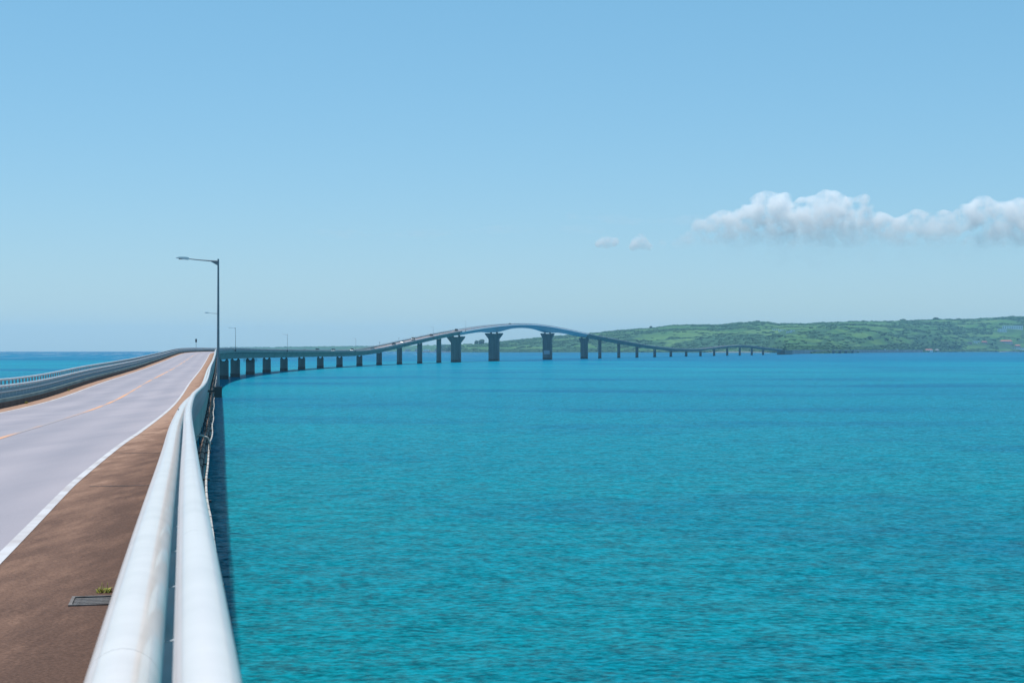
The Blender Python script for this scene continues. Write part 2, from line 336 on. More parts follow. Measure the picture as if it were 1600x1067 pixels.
# foliage: clumps of crowns, as one mass of woodland plus single trees on the skyline
def leaf_mat(name, c, c2):
    return mat(name, c, .9, spec=.1, c2=c2, vscale=.25, lo=.35, hi=.65)
M['leaf'] = leaf_mat('woodland_foliage', (.032, .083, .048), (.045, .105, .053))
M['leaf2'] = leaf_mat('tree_foliage', (.024, .052, .024), (.045, .085, .032))
M['bark'] = mat('tree_bark', (.10, .08, .06), .9)
bm = bmesh.new(); bmesh.ops.create_icosphere(bm, subdivisions=2, radius=1)
icoV = np.array([v.co[:] for v in bm.verts]); icoF = np.array([[v.index for v in f.verts] for f in bm.faces]); bm.free()
bm = bmesh.new(); bmesh.ops.create_icosphere(bm, subdivisions=1, radius=1)
ico1V = np.array([v.co[:] for v in bm.verts]); ico1F = np.array([[v.index for v in f.verts] for f in bm.faces]); bm.free()
def blobs(centers, radii, flat=.75, fine=False, rough=.22, wide=1):
    A, B = (icoV, icoF) if fine else (ico1V, ico1F)
    Vs = []; Fs = []
    for c_, r_ in zip(centers, radii):
        j = 1 + rng.normal(0, rough, len(A)); v = A * j[:, None] * r_ * np.array([wide, 1, flat]) + np.array(c_)
        Fs.append(B + len(Vs) * len(A)); Vs.append(v)
    return np.concatenate(Vs), np.concatenate(Fs)
C_, R_ = [], []
tries = 0
belts = [(1400, 1600, .10, .24), (1230, 1460, .03, .12), (700, 960, .02, .1), (1480, 1620, .3, .5)]
clear = [(1550, 1610, .28, .47), (1555, 1610, .02, .18), (1508, 1548, .07, .19), (1205, 1245, .36, .48)]
while len(C_) < 7500 and tries < 60000:
    tries += 1
    px = random.uniform(690, 1680); t = random.uniform(.012, .985) if random.random() > .25 else random.uniform(.01, .12)
    p = land(px, t)
    keep = wood(px, t, p) > .28
    if random.random() < .012: keep = True
    if any(a0 < px < a1 and t0 < t < t1 for a0, a1, t0, t1 in clear): continue
    for a0, a1, t0, t1 in belts:
        if a0 < px < a1 and t0 < t < t1 and random.random() < .8: keep = True
    if not keep: continue
    r_ = random.uniform(3, 6.5) * (p.y / 5500) ** .5
    C_.append((p.x, p.y, p.z + r_ * .1)); R_.append(r_)
for px in np.arange(700, 1640, 2.2):      # trees fringing the skyline, thin and uneven
    if noise.noise(Vector((px * .035, 7, 0))) > -.05:
        p = land(px, random.uniform(.96, 1)); r_ = random.uniform(2, 5); C_.append((p.x, p.y, p.z + r_ * .1)); R_.append(r_)
for px in np.arange(345, 700, 1.6):
    if noise.noise(Vector((px * .06, 3, 0))) > -.25:
        p = land(px, random.uniform(.8, 1)); r_ = random.uniform(3, 8); C_.append((p.x, p.y, p.z)); R_.append(r_)
V, F = blobs(C_, R_, .6, wide=1.8)
o = link('woodland', np_mesh('woodland', V, F, M['leaf'], False)); tag(o, kind='stuff', label='dark green woodland spread over the far island hills', cat='woodland')
def tree(px, t, h, wd, label, n_=16, group='lone trees along the island ridge'):
    p = land(px, t); root = empty('tree', p)
    tag(root, label, 'tree', group)
    mb = MB(); mb.tube([(0, 0, -2), (.1, 0, h * .3), (.3, .1, h * .62)], [h * .05, h * .035, h * .02], 7)
    for q in range(4):
        a = q * 1.6; mb.tube([(.1, 0, h * .35), (math.cos(a) * wd * .25, math.sin(a) * wd * .25, h * .6)], [h * .02, h * .01], 5)
    mb.build('trunk', M['bark'], root)
    cc, rs = [], []
    for q in range(n_):
        a = random.uniform(0, 6.28); rad = random.uniform(0, .42) * wd
        rb = random.uniform(.2, .36) * min(h, wd); cc.append((math.cos(a) * rad, math.sin(a) * rad, h * random.uniform(.35, .85) - rad * .2 - rb * .3)); rs.append(rb)
    V, F = blobs(cc, rs, .8, True, .16)
    link('crown', np_mesh('crown', V, F, M['leaf2'], False), root)
tree(1017, .985, 15, 13, 'small round tree alone on the ridge, leftmost of the lone skyline trees')
tree(752, .75, 30, 22, 'tall dark tree rising above the low wooded point between two tall bridge piers')
tree(744, .72, 20, 18, 'shorter bushy tree just left of the tall tree on the low point')
tree(1383, .99, 8, 13, 'small dark bush on the skyline left of the wooded knolls')
tree(1411, .985, 11, 44, 'broad flat dark tree clump, first wooded knoll from the left on the right-hand ridge', 26)
tree(1436, .985, 8, 50, 'long low dark tree clump just right of the first wooded knoll', 26)
tree(1463, .985, 14, 46, 'tallest rounded tree clump in the middle of the right-hand ridge', 26)
tree(1481, .985, 8, 34, 'low tree clump right beside the tallest rounded clump', 20)
tree(1498, .985, 11, 38, 'dark tree clump with a flat top at the right end of the knolls', 26)
tree(1582, .98, 8, 64, 'wide dark tree clump on the highest hilltop at far right', 30)
tree(1183, .985, 8, 70, 'low dark scrub crown on the rounded hill behind the low end of the bridge', 30)

# shoreline structures
def strip(name, pa, pb, da, db, z0, z1, m, n_=24, back=10, wob=0.):
    mb = MB(); V = []
    for q in range(n_ + 1):
        f = q / n_; px = pa + (pb - pa) * f; d = da + (db - da) * f + wob * math.sin(f * math.pi); u = (px - 800) / F_
        dz = -d * d / (2 * RE); e = math.sin(f * math.pi) ** .5 if wob else 1
        V += [(u * d, d, z0 + dz), (u * d, d + .5, z0 + dz + (z1 - z0) * e), (u * (d + back), d + back, z0 + dz + (z1 - z0) * e), (u * (d + back), d + back, z0 + dz)]
    F = [(a * 4 + c, a * 4 + (c + 1) % 4, a * 4 + 4 + (c + 1) % 4, a * 4 + 4 + c) for a in range(n_) for c in range(4)] + [(0, 1, 2, 3), tuple(n_ * 4 + c for c in (3, 2, 1, 0))]
    mb.add(V, F); return mb.build(name, m)
tag(strip('beach', 1100, 1206, 4900, 4500, -1, 4.2, M['sand'], back=40, wob=-60), kind='structure')
tag(strip('beach', 1560, 1594, 6640, 6660, -1, 3.6, M['sand'], back=40, wob=-60), kind='structure')
o = strip('seawall', 1238, 1442, 3330, 5700, -1.5, 8.6, M['revet'], 40, 14)
tag(o, 'long low grey sea wall running along the shore right of the bridge end', 'sea wall')
o = strip('seawall', 650, 705, 5700, 5560, -1.5, 4.0, M['revet'], 12, 14); tag(o, 'low grey breakwater seen between the piers at the left end of the island', 'sea wall')

# far buildings
BM = {'white': mat('white_render', (.9, .9, .88), .8), 'cream': mat('cream_render', (.55, .5, .46), .8), 'pink': mat('pink_render', (.5, .36, .36), .8),
      'red': mat('red_roof_tiles', (.42, .13, .10), .8, c2=(.33, .1, .08), vscale=.4), 'greyroof': mat('grey_roofing', (.3, .32, .34), .8)}
def building(px, t, w_, dp, h, wall, roof, label, floors=1, nwin=4, hip=True, group=None, name='house', sink=1.5, alt=None, eave=.5):
    p = land(px, t); p.z = (alt if alt is not None else p.z)
    root = empty(name, p, -math.atan(p.x / p.y)); tag(root, label, 'house' if name == 'house' else 'hotel', group)
    mb = MB(); mb.box(-w_ / 2, w_ / 2, -dp / 2, dp / 2, -sink - 8, h); mb.build('wall', BM[wall], root)
    mb = MB()
    if hip:
        e = eave; rh = min(w_, dp) * .28; q = min(w_, dp) / 2 * .9
        v = [(-w_ / 2 - e, -dp / 2 - e, h + .01), (w_ / 2 + e, -dp / 2 - e, h + .01), (w_ / 2 + e, dp / 2 + e, h + .01), (-w_ / 2 - e, dp / 2 + e, h + .01), (-w_ / 2 + q, 0, h + rh), (w_ / 2 - q, 0, h + rh)]
        mb.add(v, [(3, 2, 1, 0), (0, 1, 5, 4), (2, 3, 4, 5), (1, 2, 5), (3, 0, 4)])
    else:
        mb.box(-w_ / 2 - .3, w_ / 2 + .3, -dp / 2 - .3, dp / 2 + .3, h + .01, h + .6)
    mb.build('roof', BM[roof], root)
    fh = h / floors; shared = None
    for fl in range(floors):
        for q in range(nwin):
            cx = -w_ / 2 + w_ * (q + .5) / nwin; ww = w_ / nwin * .32
            if shared is None:
                m_ = MB(); m_.box(-ww / 2, ww / 2, -.25, .0, 0, fh * .5); shared = m_.mesh('window', M['glass'])
            wo_ = link('window', shared, root); wo_.location = (cx, -dp / 2 - .02, fl * fh + fh * .28)
    return root
# hotel up on the slope at the right edge
building(1582, .44, 95, 16, 15, 'white', 'white', 'long white hotel wing high on the slope at the right edge, two rows of windows', 2, 9, False, name='hotel')
building(1566, .40, 42, 12, 16, 'white', 'white', 'stepped white hotel block at the left end of the hillside hotel', 3, 6, False, name='hotel')
building(1572, .155, 56, 18, 7, 'cream', 'red', 'large house with a wide red hip roof below the white hotel', 1, 7)
building(1590, .10, 26, 14, 8, 'cream', 'red', 'smaller red roofed house right of the wide red hip roof', 1, 4)
building(1588, .075, 100, 12, 5, 'white', 'greyroof', 'long low white building with a row of openings just above the shore trees', 1, 14, False)
building(1524, .16, 20, 10, 7, 'white', 'white', 'small bright white house among trees left of the red roofs', 1, 3, False)
building(1529, .165, 12, 9, 6, 'white', 'white', 'tiny bright white house touching the small bright white one', 1, 2, False)
building(1538, .155, 26, 10, 6, 'pink', 'red', 'pink house among trees just right of the bright white houses', 1, 4)
building(1515, .15, 22, 10, 5, 'pink', 'greyroof', 'dull pink low house just left of the bright white houses', 1, 4, False)
building(1451, .008, 32, 12, 7, 'white', 'red', 'small white boathouse with a red roof right at the waterline', 1, 4, eave=.3)
building(1464, .008, 16, 10, 7, 'cream', 'greyroof', 'narrow cream hut right of the red roofed boathouse', 1, 2)
building(1383, .035, 6, 6, 7, 'white', 'white', 'tiny white hut behind the long sea wall, left one of two', 1, 1, False)
building(1402, .032, 6, 6, 7, 'white', 'white', 'tiny white hut behind the long sea wall, right one of two', 1, 1, False)
for px, w_, c_, rf, lb in ((637, 26, 'cream', 'greyroof', 'grey block on the low shore behind the tall piers, leftmost'), (667, 30, 'white', 'white', 'pale house group on the low shore seen between two tall piers'),
                        (683, 20, 'pink', 'red', 'pink house on the low shore just left of the first flared pier'), (651, 16, 'pink', 'greyroof', 'small pink house on the low shore between the piers')):
    building(px, .02, w_ * 1.3, 14, 10, c_, rf, lb, 2, 4, False)
for q, (px, t, w_) in enumerate(((1212, .42, 22), (1222, .44, 26), (1233, .42, 20), (1238, .46, 16))):
    building(px, t, w_, 12, 4, 'white', 'white', ('leftmost', 'second', 'third', 'rightmost')[q] + ' of four pale greenhouses in the green field above the bridge end', 1, 3, False, group='pale greenhouses in the hillside field')

# ------------------------------------------------------------------ the bridge
bridge = empty('bridge', (0, 0, 0)); tag(bridge, 'long low concrete and steel road bridge curving across the turquoise sea to the island', 'bridge')
END = 2905
RL, LL = -.39, -8.86             # kerb faces
# deck slab with edge beams
slab = [(.02, .42), (.02, -.32), (-.35, -.36), (-1.5, -.55), (-1.5, -.30), (-7.75, -.30), (-7.75, -.55), (LR + .3, -.36), (LR - .08, -.32), (LR - .08, .42), (LR + .33, .42), (LR + .33, .25), (LL, .25), (LL, -.06), (RL, -.06), (RL, .25), (-.33, .25), (-.33, .42)]
brk = [-12, 60, 1205, 1640, END]
sweep(slab, -12, 1205).build('deck', M['concrete'], bridge)
sweep(slab, 1640, END).build('deck', M['concrete'], bridge)
M['steel_light'] = mat('pale_steel', (.66, .72, .76), .4)
sweep([(.02, .42), (.02, .30), (.50, -.12), (.10, -.32)] + slab[2:7] + [(LR + .3, -.36), (LR - .16, -.32), (LR - .56, -.12), (LR - .08, .30)] + slab[9:], 1205, 1640).build('deck', M['steel_light'], bridge)
# dirty kerb faces toward the road (thin facing concrete)
sweep([(RL - .02, 0), (RL - .02, .255), (-.335, .255), (-.335, .30), (RL + .06, .30), (RL + .06, 0)], -12, 700).build('kerb', M['kerb'], bridge)
sweep([(LL + .03, 0), (LL + .03, .262), (LR + .30, .262), (LR + .30, .20), (LL - .06, .20), (LL - .06, 0)], -12, 700).build('kerb', M['kerb'], bridge)
piers = [525 - 53 * q for q in range(9, 0, -1)] + [525, 565, 613, 664, 716, 768, 822, 877, 933, 988, 1044, 1100, 1156, 1205, 1318, 1500, 1640, 1710, 1800, 1890, 1985, 2080, 2175, 2270, 2365, 2460, 2555, 2650, 2745, 2900]
def depth(d):
    if 1205 <= d <= 1640:
        pk = 5.0 * math.exp(-((d - 1318) / 34) ** 2 * 1.0) + 5.0 * math.exp(-((d - 1500) / 34) ** 2) 
        return 2.9 + pk * .46
    return 2.45
def girder(d): h = depth(d); return [(-1.45, -.29), (-1.55, -1.0), (-2.3, -h), (-6.95, -h), (-7.7, -1.0), (-7.8, -.29)]
gb = [-12] + piers
for a, b_ in zip(gb[:-1], gb[1:]):
    if b_ - a < 5: continue
    steel = a >= 1205 and b_ <= 1640
    st = sweep(girder(0), a + .12, b_ - .12, prof_fn=girder)
    if steel:       # finer stations for the haunches
        V = []; F = []; ds = np.linspace(a + .12, b_ - .12, 28)
        for d in ds: V += [at(d, l, z) for l, z in girder(d)]
        for q in range(27):
            for k in range(6): F.append((q * 6 + k, q * 6 + (k + 1) % 6, (q + 1) * 6 + (k + 1) % 6, (q + 1) * 6 + k))
        F += [tuple(range(6)), tuple(reversed(range(27 * 6, 28 * 6)))]
        st = MB(); st.add(V, F)
    st.build('girder', M['steel'] if steel else M['concrete'], bridge)
def local(d, lat, z0): return Matrix.Translation(at(d, lat, 0) * 1.0).to_4x4() @ Matrix.Rotation(head(d), 4, 'Z')
for d in piers[:-1]:
    c = at(d, CL, 0); dz = -d * d / (2 * RE)
    p = empty('pier', (c.x, c.y, 0), head(d), bridge)
    top = c.z - depth(d)
    if d in (1205, 1318, 1500, 1640):
        big = d in (1318, 1500)
        wb = 4.2 if big else 3.6; wt = 7.4 if d == 1318 else 6.4 if d == 1500 else 6.9 if d == 1205 else 5.2; th = 2.4 if big else 2.0
        t = top - .7; fl = 5.0
        mb = MB(); mb.prism([(-wb, 1.6), (wb, 1.6), (wb, t - fl), (wt, t - .8), (wt, t), (wb * .6, t), (wb * .55, t - .35), (-wb * .55, t - .35), (-wb * .6, t), (-wt, t), (-wt, t - .8), (-wb, t - fl)], -th, th)
        mb.build('shaft', M['pier'], p)
        mb = MB(); mb.prism([(-wb - .03, -4), (wb + .03, -4), (wb + .03, 1.6), (-wb - .03, 1.6)], -th - .03, th + .03); mb.build('tide_band', M['pier_wet'], p)
        for sx in (-2.6, 2.6):
            mb = MB(); mb.box(sx - .6, sx + .6, -.7, .7, t - .02 if abs(sx) < wb * .55 and False else t - .4, top + .02); mb.build('bearing', M['dark'], p)
        if d == 1500:
            mb = MB(); mb.box(-wb + 1.2, wb - 1.4, -th - .12, -th - .02, 5.0, 8.6); o = mb.build('sign_board', M['steel'], p); o['label'] = 'pale blue board fixed low on the pier'
    else:
        hw, th = 1.65, 1.05; t = top - .45
        mb = MB(); mb.prism([(-hw, -th + .25), (-hw + .25, -th), (hw - .25, -th), (hw, -th + .25), (hw, th - .25), (hw - .25, th), (-hw + .25, th), (-hw, th - .25)], 1.3, t - .3, 'z')
        for sx in (-1, 1): mb.box(min(sx * .55, sx * hw), max(sx * .55, sx * hw), -th, th, t - .3, t)
        mb.build('shaft', M['pier'], p)
        mb = MB(); mb.box(-hw - .03, hw + .03, -th - .03, th + .03, -4, 1.3); mb.build('tide_band', M['pier_wet'], p)
        for sx in (-1.1, 1.1):
            mb = MB(); mb.box(sx - .3, sx + .3, -.45, .45, t, top + .02); mb.build('bearing', M['dark'], p)
# inspection walkway round one pier head and a ladder on the girder
d = 613; c = at(d, CL, 0); p = empty('inspection_platform', (c.x, c.y, 0), head(d), bridge); top = c.z - depth(d)
mb = MB(); mb.box(-2.4, 2.4, -1.8, 1.8, top - 1.4, top - 1.3); mb.build('floor', M['dark'], p)
mb = MB()
for sx in (-2.4, -.8, .8, 2.4):
    for sy in (-1.8, 1.8): mb.tube([(sx, sy, top - 1.3), (sx, sy, top - .3)], .04, 5)
for z in (top - .8, top - .3):
    mb.tube([(-2.4, -1.8, z), (2.4, -1.8, z), (2.4, 1.8, z), (-2.4, 1.8, z), (-2.4, -1.8, z)], .035, 5)
mb.build('handrail', M['dark'], p)
# abutment at the far end and the causeway it meets
mb = MB(); c = at(2915, CL, 0); m_ = Matrix.Translation(c) @ Matrix.Rotation(head(2915), 4, 'Z')
mb.box(-7.5, 7.5, -8, 70, -14, -.1, m_); mb.build('abutment', M['pier'], bridge)
# second small bridge on the causeway
sb = empty('bridge', (0, 0, 0)); tag(sb, 'small dark girder bridge set in the sea wall right of the long bridge', 'bridge')
def pxp(px, d, z): return Vector(((px - 800) / F_ * d, d, z - d * d / (2 * RE)))
a, b_ = pxp(1302, 3890, 0), pxp(1332, 4150, 0); dr_ = (b_ - a); L_ = Vector((dr_.x, dr_.y, 0)).length; an = math.atan2(dr_.y, dr_.x)
m_ = Matrix.Translation(a) @ Matrix.Rotation(an, 4, 'Z')
mb = MB(); mb.box(0, L_, -4, 4, 5.2, 7.4, m_); mb.build('girder', M['concrete'], sb)
for q in (0, .33, .66, 1): mb = MB(); mb.box(L_ * q - 3, L_ * q + 3, -3, 3, -3, 5.2, m_); mb.build('pier', M['pier_wet'], sb)

# road surface, shoulders and paint (structure)
def wid(l, d): return l - (float(np.interp(d, [0, 24, 42], [.21, .19, 0])) if -1.6 < l < -1.4 else 0)   # the shoulder is a little wider near the camera
def surf(name, l0, l1, z, d0, d1, m, parent=None, kind='structure', sub=1):
    pr = [(l0 + (l1 - l0) * q / sub, z) for q in range(sub + 1)]
    o = sweep(pr, d0, d1, closed=False, prof_fn=lambda d: [(wid(a, d), b_) for a, b_ in pr]).build(name, m, parent, True)
    if kind and not parent: o['kind'] = kind
    return o
def uv_mat(name, base, build):
    m = bpy.data.materials.new(name); m.use_nodes = True; build(m.node_tree, m.node_tree.nodes['Principled BSDF']); return m
def asphalt(n, b):
    L = n.links.new; N = n.nodes.new; g = N('ShaderNodeNewGeometry')
    at_ = N('ShaderNodeAttribute'); at_.attribute_name = 'lat'
    b.inputs['Roughness'].default_value = .8; b.inputs['Specular IOR Level'].default_value = .35
    # wheel tracks: darker polished bands either side of each lane, from the lateral position
    ph = N('ShaderNodeMath'); ph.operation = 'MULTIPLY'; L(at_.outputs['Fac'], ph.inputs[0]); ph.inputs[1].default_value = 2 * math.pi / 1.625
    cs = N('ShaderNodeMath'); cs.operation = 'COSINE'; L(ph.outputs[0], cs.inputs[0])
    t = N('ShaderNodeTexNoise'); t.inputs['Scale'].default_value = .7; t.inputs['Detail'].default_value = 6; mpa = N('ShaderNodeMapping'); mpa.inputs['Rotation'].default_value = (0, 0, R(-11)); mpa.inputs['Scale'].default_value = (1, .12, 1); L(g.outputs['Position'], mpa.inputs[0]); L(mpa.outputs[0], t.inputs[0])
    ad = N('ShaderNodeMath'); ad.operation = 'MULTIPLY_ADD'; L(cs.outputs[0], ad.inputs[0]); ad.inputs[1].default_value = .10; L(t.outputs[0], ad.inputs[2])
    r = N('ShaderNodeValToRGB'); r.color_ramp.elements[0].position = .3; r.color_ramp.elements[1].position = .72
    r.color_ramp.elements[0].color = (.25, .234, .268, 1); r.color_ramp.elements[1].color = (.322, .29, .32, 1); L(ad.outputs[0], r.inputs[0])
    t2 = N('ShaderNodeTexNoise'); t2.inputs['Scale'].default_value = 90; t2.inputs['Detail'].default_value = 3; L(g.outputs['Position'], t2.inputs[0])
    mr = N('ShaderNodeMapRange'); mr.inputs['From Min'].default_value = .3; mr.inputs['From Max'].default_value = .7; mr.inputs['To Min'].default_value = .86; mr.inputs['To Max'].default_value = 1.12; L(t2.outputs[0], mr.inputs[0])
    mx = N('ShaderNodeMixRGB'); mx.blend_type = 'MULTIPLY'; mx.inputs[0].default_value = 1; L(r.outputs[0], mx.inputs[1]); L(mr.outputs[0], mx.inputs[2])
    L(mx.outputs[0], b.inputs['Base Color'])
    bp = N('ShaderNodeBump'); bp.inputs['Strength'].default_value = .5; bp.inputs['Distance'].default_value = .006; L(t2.outputs[0], bp.inputs['Height']); L(bp.outputs[0], b.inputs['Normal'])
M['asphalt'] = uv_mat('asphalt', None, asphalt)
def shoulder(n, b):
    L = n.links.new; N = n.nodes.new; g = N('ShaderNodeNewGeometry'); at_ = N('ShaderNodeAttribute'); at_.attribute_name = 'lat'
    b.inputs['Roughness'].default_value = .9; b.inputs['Specular IOR Level'].default_value = .12
    mp = N('ShaderNodeMapping'); mp.inputs['Rotation'].default_value = (0, 0, R(-11)); mp.inputs['Scale'].default_value = (1.7, .30, 1); L(g.outputs['Position'], mp.inputs[0])
    t = N('ShaderNodeTexNoise'); t.inputs['Scale'].default_value = 1.6; t.inputs['Detail'].default_value = 9; t.inputs['Roughness'].default_value = .7; L(mp.outputs[0], t.inputs[0])
    mr0 = N('ShaderNodeMapRange'); L(at_.outputs['Fac'], mr0.inputs[0]); mr0.inputs['From Min'].default_value = -1.45; mr0.inputs['From Max'].default_value = -.5; mr0.inputs['To Min'].default_value = -.12; mr0.inputs['To Max'].default_value = .16
    ad0 = N('ShaderNodeMath'); ad0.operation = 'ADD'; L(t.outputs[0], ad0.inputs[0]); L(mr0.outputs[0], ad0.inputs[1])
    sy = N('ShaderNodeSeparateXYZ'); L(g.outputs['Position'], sy.inputs[0]); cl = N('ShaderNodeMapRange'); L(sy.outputs['Y'], cl.inputs[0]); cl.inputs['From Min'].default_value = 8; cl.inputs['From Max'].default_value = 55; cl.inputs['To Min'].default_value = .24; cl.inputs['To Max'].default_value = -.20   # grazing sheen painted in: lighter with distance, darker near the camera
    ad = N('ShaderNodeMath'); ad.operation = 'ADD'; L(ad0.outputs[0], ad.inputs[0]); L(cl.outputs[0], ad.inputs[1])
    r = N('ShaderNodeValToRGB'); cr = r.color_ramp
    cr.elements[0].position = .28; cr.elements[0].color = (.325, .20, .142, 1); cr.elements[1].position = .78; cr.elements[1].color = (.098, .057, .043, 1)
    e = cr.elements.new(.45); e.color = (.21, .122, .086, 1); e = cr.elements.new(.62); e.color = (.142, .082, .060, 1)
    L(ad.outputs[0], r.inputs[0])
    t2 = N('ShaderNodeTexNoise'); t2.inputs['Scale'].default_value = 42; t2.inputs['Detail'].default_value = 4; L(g.outputs['Position'], t2.inputs[0])
    mr = N('ShaderNodeMapRange'); mr.inputs['From Min'].default_value = .3; mr.inputs['From Max'].default_value = .7; mr.inputs['To Min'].default_value = .68; mr.inputs['To Max'].default_value = 1.32; L(t2.outputs[0], mr.inputs[0])
    mx = N('ShaderNodeMixRGB'); mx.blend_type = 'MULTIPLY'; mx.inputs[0].default_value = 1; L(r.outputs[0], mx.inputs[1]); L(mr.outputs[0], mx.inputs[2]); L(mx.outputs[0], b.inputs['Base Color'])
    bp = N('ShaderNodeBump'); bp.inputs['Strength'].default_value = .5; bp.inputs['Distance'].default_value = .006; L(t2.outputs[0], bp.inputs['Height']); L(bp.outputs[0], b.inputs['Normal'])
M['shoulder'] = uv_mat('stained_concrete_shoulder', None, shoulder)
def paint(c, under, lo, hi, sc):
    def f(n, b):
        L = n.links.new; N = n.nodes.new; g = N('ShaderNodeNewGeometry'); b.inputs['Roughness'].default_value = .7
        t = N('ShaderNodeTexNoise'); t.inputs['Scale'].default_value = sc; t.inputs['Detail'].default_value = 6; L(g.outputs['Position'], t.inputs[0])
        r = N('ShaderNodeValToRGB'); r.color_ramp.elements[0].position = lo; r.color_ramp.elements[1].position = hi; r.color_ramp.elements[0].color = (*c, 1); r.color_ramp.elements[1].color = (*under, 1)
        L(t.outputs[0], r.inputs[0]); L(r.outputs[0], b.inputs['Base Color'])
    return f
M['white_paint'] = uv_mat('white_road_paint', None, paint((.50, .485, .50), (.36, .32, .32), .42, .72, 1.4))
M['orange_paint'] = uv_mat('worn_orange_paint', None, paint((.66, .31, .14), (.30, .262, .275), .40, .60, .11))
def add_lat(o, l0, l1, sub, d0, d1):
    at_ = o.data.attributes.new('lat', 'FLOAT', 'POINT'); n_ = sub + 1
    at_.data.foreach_set('value', np.tile(np.linspace(l0, l1, n_), len(o.data.vertices) // n_).astype(np.float32))
road = surf('road', -8.05, -1.45, 0.0, -12, 3080, M['asphalt'], sub=8); add_lat(road, -8.05, -1.45, 8, 0, 0)
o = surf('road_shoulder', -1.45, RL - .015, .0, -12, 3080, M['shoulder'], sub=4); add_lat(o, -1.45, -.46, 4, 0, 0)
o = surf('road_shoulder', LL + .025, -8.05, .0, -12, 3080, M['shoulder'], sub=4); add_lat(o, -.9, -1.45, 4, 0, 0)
surf('edge_line', -1.558, -1.442, .006, -12, 2900, M['white_paint'], road)
surf('edge_line', -8.065, -7.935, .006, -12, 2900, M['white_paint'], road)
surf('centre_line', -4.83, -4.67, .006, -12, 2900, M['orange_paint'], road)
# joints across the shoulder
for d in (23.7, 32.4, 60, 113, 166, 219, 272, 325):
    sweep([(-1.4, .003), (RL - .02, .003), (RL - .02, .006), (-1.4, .006)], d, d + .025).build('expansion_joint', M['dark'], road)
# drain gratings
def grate(d):
    p = at(d, -.665, .003); g_ = empty('drain_grate', p, head(d), road)
    mb = MB(); W, H_ = .18, .21
    for a in ((-W, -W + .025, -H_, H_), (W - .025, W, -H_, H_), (-W + .025, W - .025, -H_, -H_ + .025), (-W + .025, W - .025, H_ - .025, H_)): mb.box(*a, 0, .012)
    mb.build('frame', M['grate'], g_)
    mb = MB(); mb.box(-W + .025, W - .025, -H_ + .025, H_ - .025, -.002, .001); mb.build('pit', M['black'], g_)
    bar = None
    for q in range(5):
        if bar is None:
            m_ = MB(); m_.box(-W + .03, W - .03, -.016, .016, .001, .004); bar = m_.mesh('bar', M['grate'])
        b_ = link('bar', bar, g_); b_.location = (0, -H_ + .06 + q * .07, 0)
grate(12.1)

# ------------------------------------------------------------------ railings
def post_mesh(side):
    """side=+1 sea-side railing: road is toward -x. web plate across the road, flange toward the road"""
    mb = MB(); s = side
    web = [(-.15 * s, 0), (.03 * s, 0), (.055 * s, .78), (-.01 * s, .79), (-.025 * s, .45), (-.11 * s, .42), (-.13 * s, .33)]
    mb.prism(web, -.010, .010)
    mb.prism([(-.15 * s, 0), (-.13 * s, .33), (-.142 * s, .33), (-.162 * s, 0)], -.045, .045)       # roadward flange
    mb.prism([(.03 * s, 0), (.055 * s, .78), (.067 * s, .78), (.042 * s, 0)], -.05, .05)
    mb.box(-.24 if s > 0 else -.03, .03 if s > 0 else .24, -.09, .09, 0, .018)
    return mb.mesh('post', M['post'])
def railing(name_label, base_lat, side):
    s = side
    root = empty('guard_railing', at(0, base_lat, 0)); tag(root, name_label, 'railing', 'guard railings along the bridge')
    inv = Matrix.Translation(-Vector(root.location))
    def sw(name, prof, d0, d1, m=None, kind=None):
        m = m or (M['pipe'] if side > 0 else M['pipe_grey'])
        mb = sweep(prof, d0, d1, prof_fn=(lambda d: [(a, b_ - float(rail_drop(d)) * (b_ / 1.24)) for a, b_ in prof]) if s > 0 else None); mb.v = [tuple(inv @ Vector(v)) for v in mb.v]
        o = mb.build(name, m, root, True)
        if kind: o['kind'] = kind
        return o
    rails = (('top_rail', 0.043 * s, 1.24, .0575, 20, 4.7), ('middle_rail', -.145 * s, .97 if s > 0 else .955, .096 if s > 0 else .062, 24, 4.0), ('lower_rail', -.12 * s, .69, .045, 12, 5.1))
    for nm, l, z, r, k, ph in rails:
        cuts = [-10] + [ph + 8.1 * q for q in range(-1, 50) if ph + 8.1 * q > -10]
        for a, b_ in zip(cuts[:-1], cuts[1:]):
            sw(nm, circ(base_lat + l, z, r, k), a + .002, b_ - .002)
            if b_ < 60: # joint collar just inside
                sw('joint_sleeve', circ(base_lat + l, z, r * .985, k), b_ - .03, b_ + .03, M['post'])
        sw(nm, circ(base_lat + l, z, r, 6), cuts[-1] + .01, END)
    pm = post_mesh(side); pos = [-9.6 + 1.35 * q for q in range(2200)]
    rest = MB()
    for d in (30.5,):
        if s > 0:
            q = at(d, base_lat - .19, .97 + .096 * .93 - float(rail_drop(d)) * .85) - Vector(root.location)
            t_ = MB(); t_.tube([q, q + Vector((0, 0, .018))], .014, 8); t_.build('bolt', M['dark'], root)
    mb = MB(); mb.prism([(.0, .68), (.05 * s, .68), (.055 * s, .735), (.03 * s, .745), (.0, .735)], -.03, .03)
    for j, d in enumerate(pos):
        if d > END: break
        p = at(d, base_lat, .42) - Vector(root.location)
        if j < 300:
            o = link('post', pm, root); o.location = p; o.rotation_euler = (0, 0, head(d)); o.scale = (1, 1, 1 - (float(rail_drop(d)) / .82 if s > 0 else 0))
        else:
            m_ = Matrix.Translation(p) @ Matrix.Rotation(head(d), 4, 'Z')
            rest.prism([(-.2 * s, 0), (.03 * s, 0), (.055 * s, .78), (-.02 * s, .78)], -.05, .05, m=m_)
    o = rest.build('posts', M['post'], root); o['kind'] = 'stuff'
    return root
railing('white pipe guard railing nearest the camera, on the sea side of the road', 0.0, 1)
railing('grey guard railing on the far left side of the road', LR, -1)

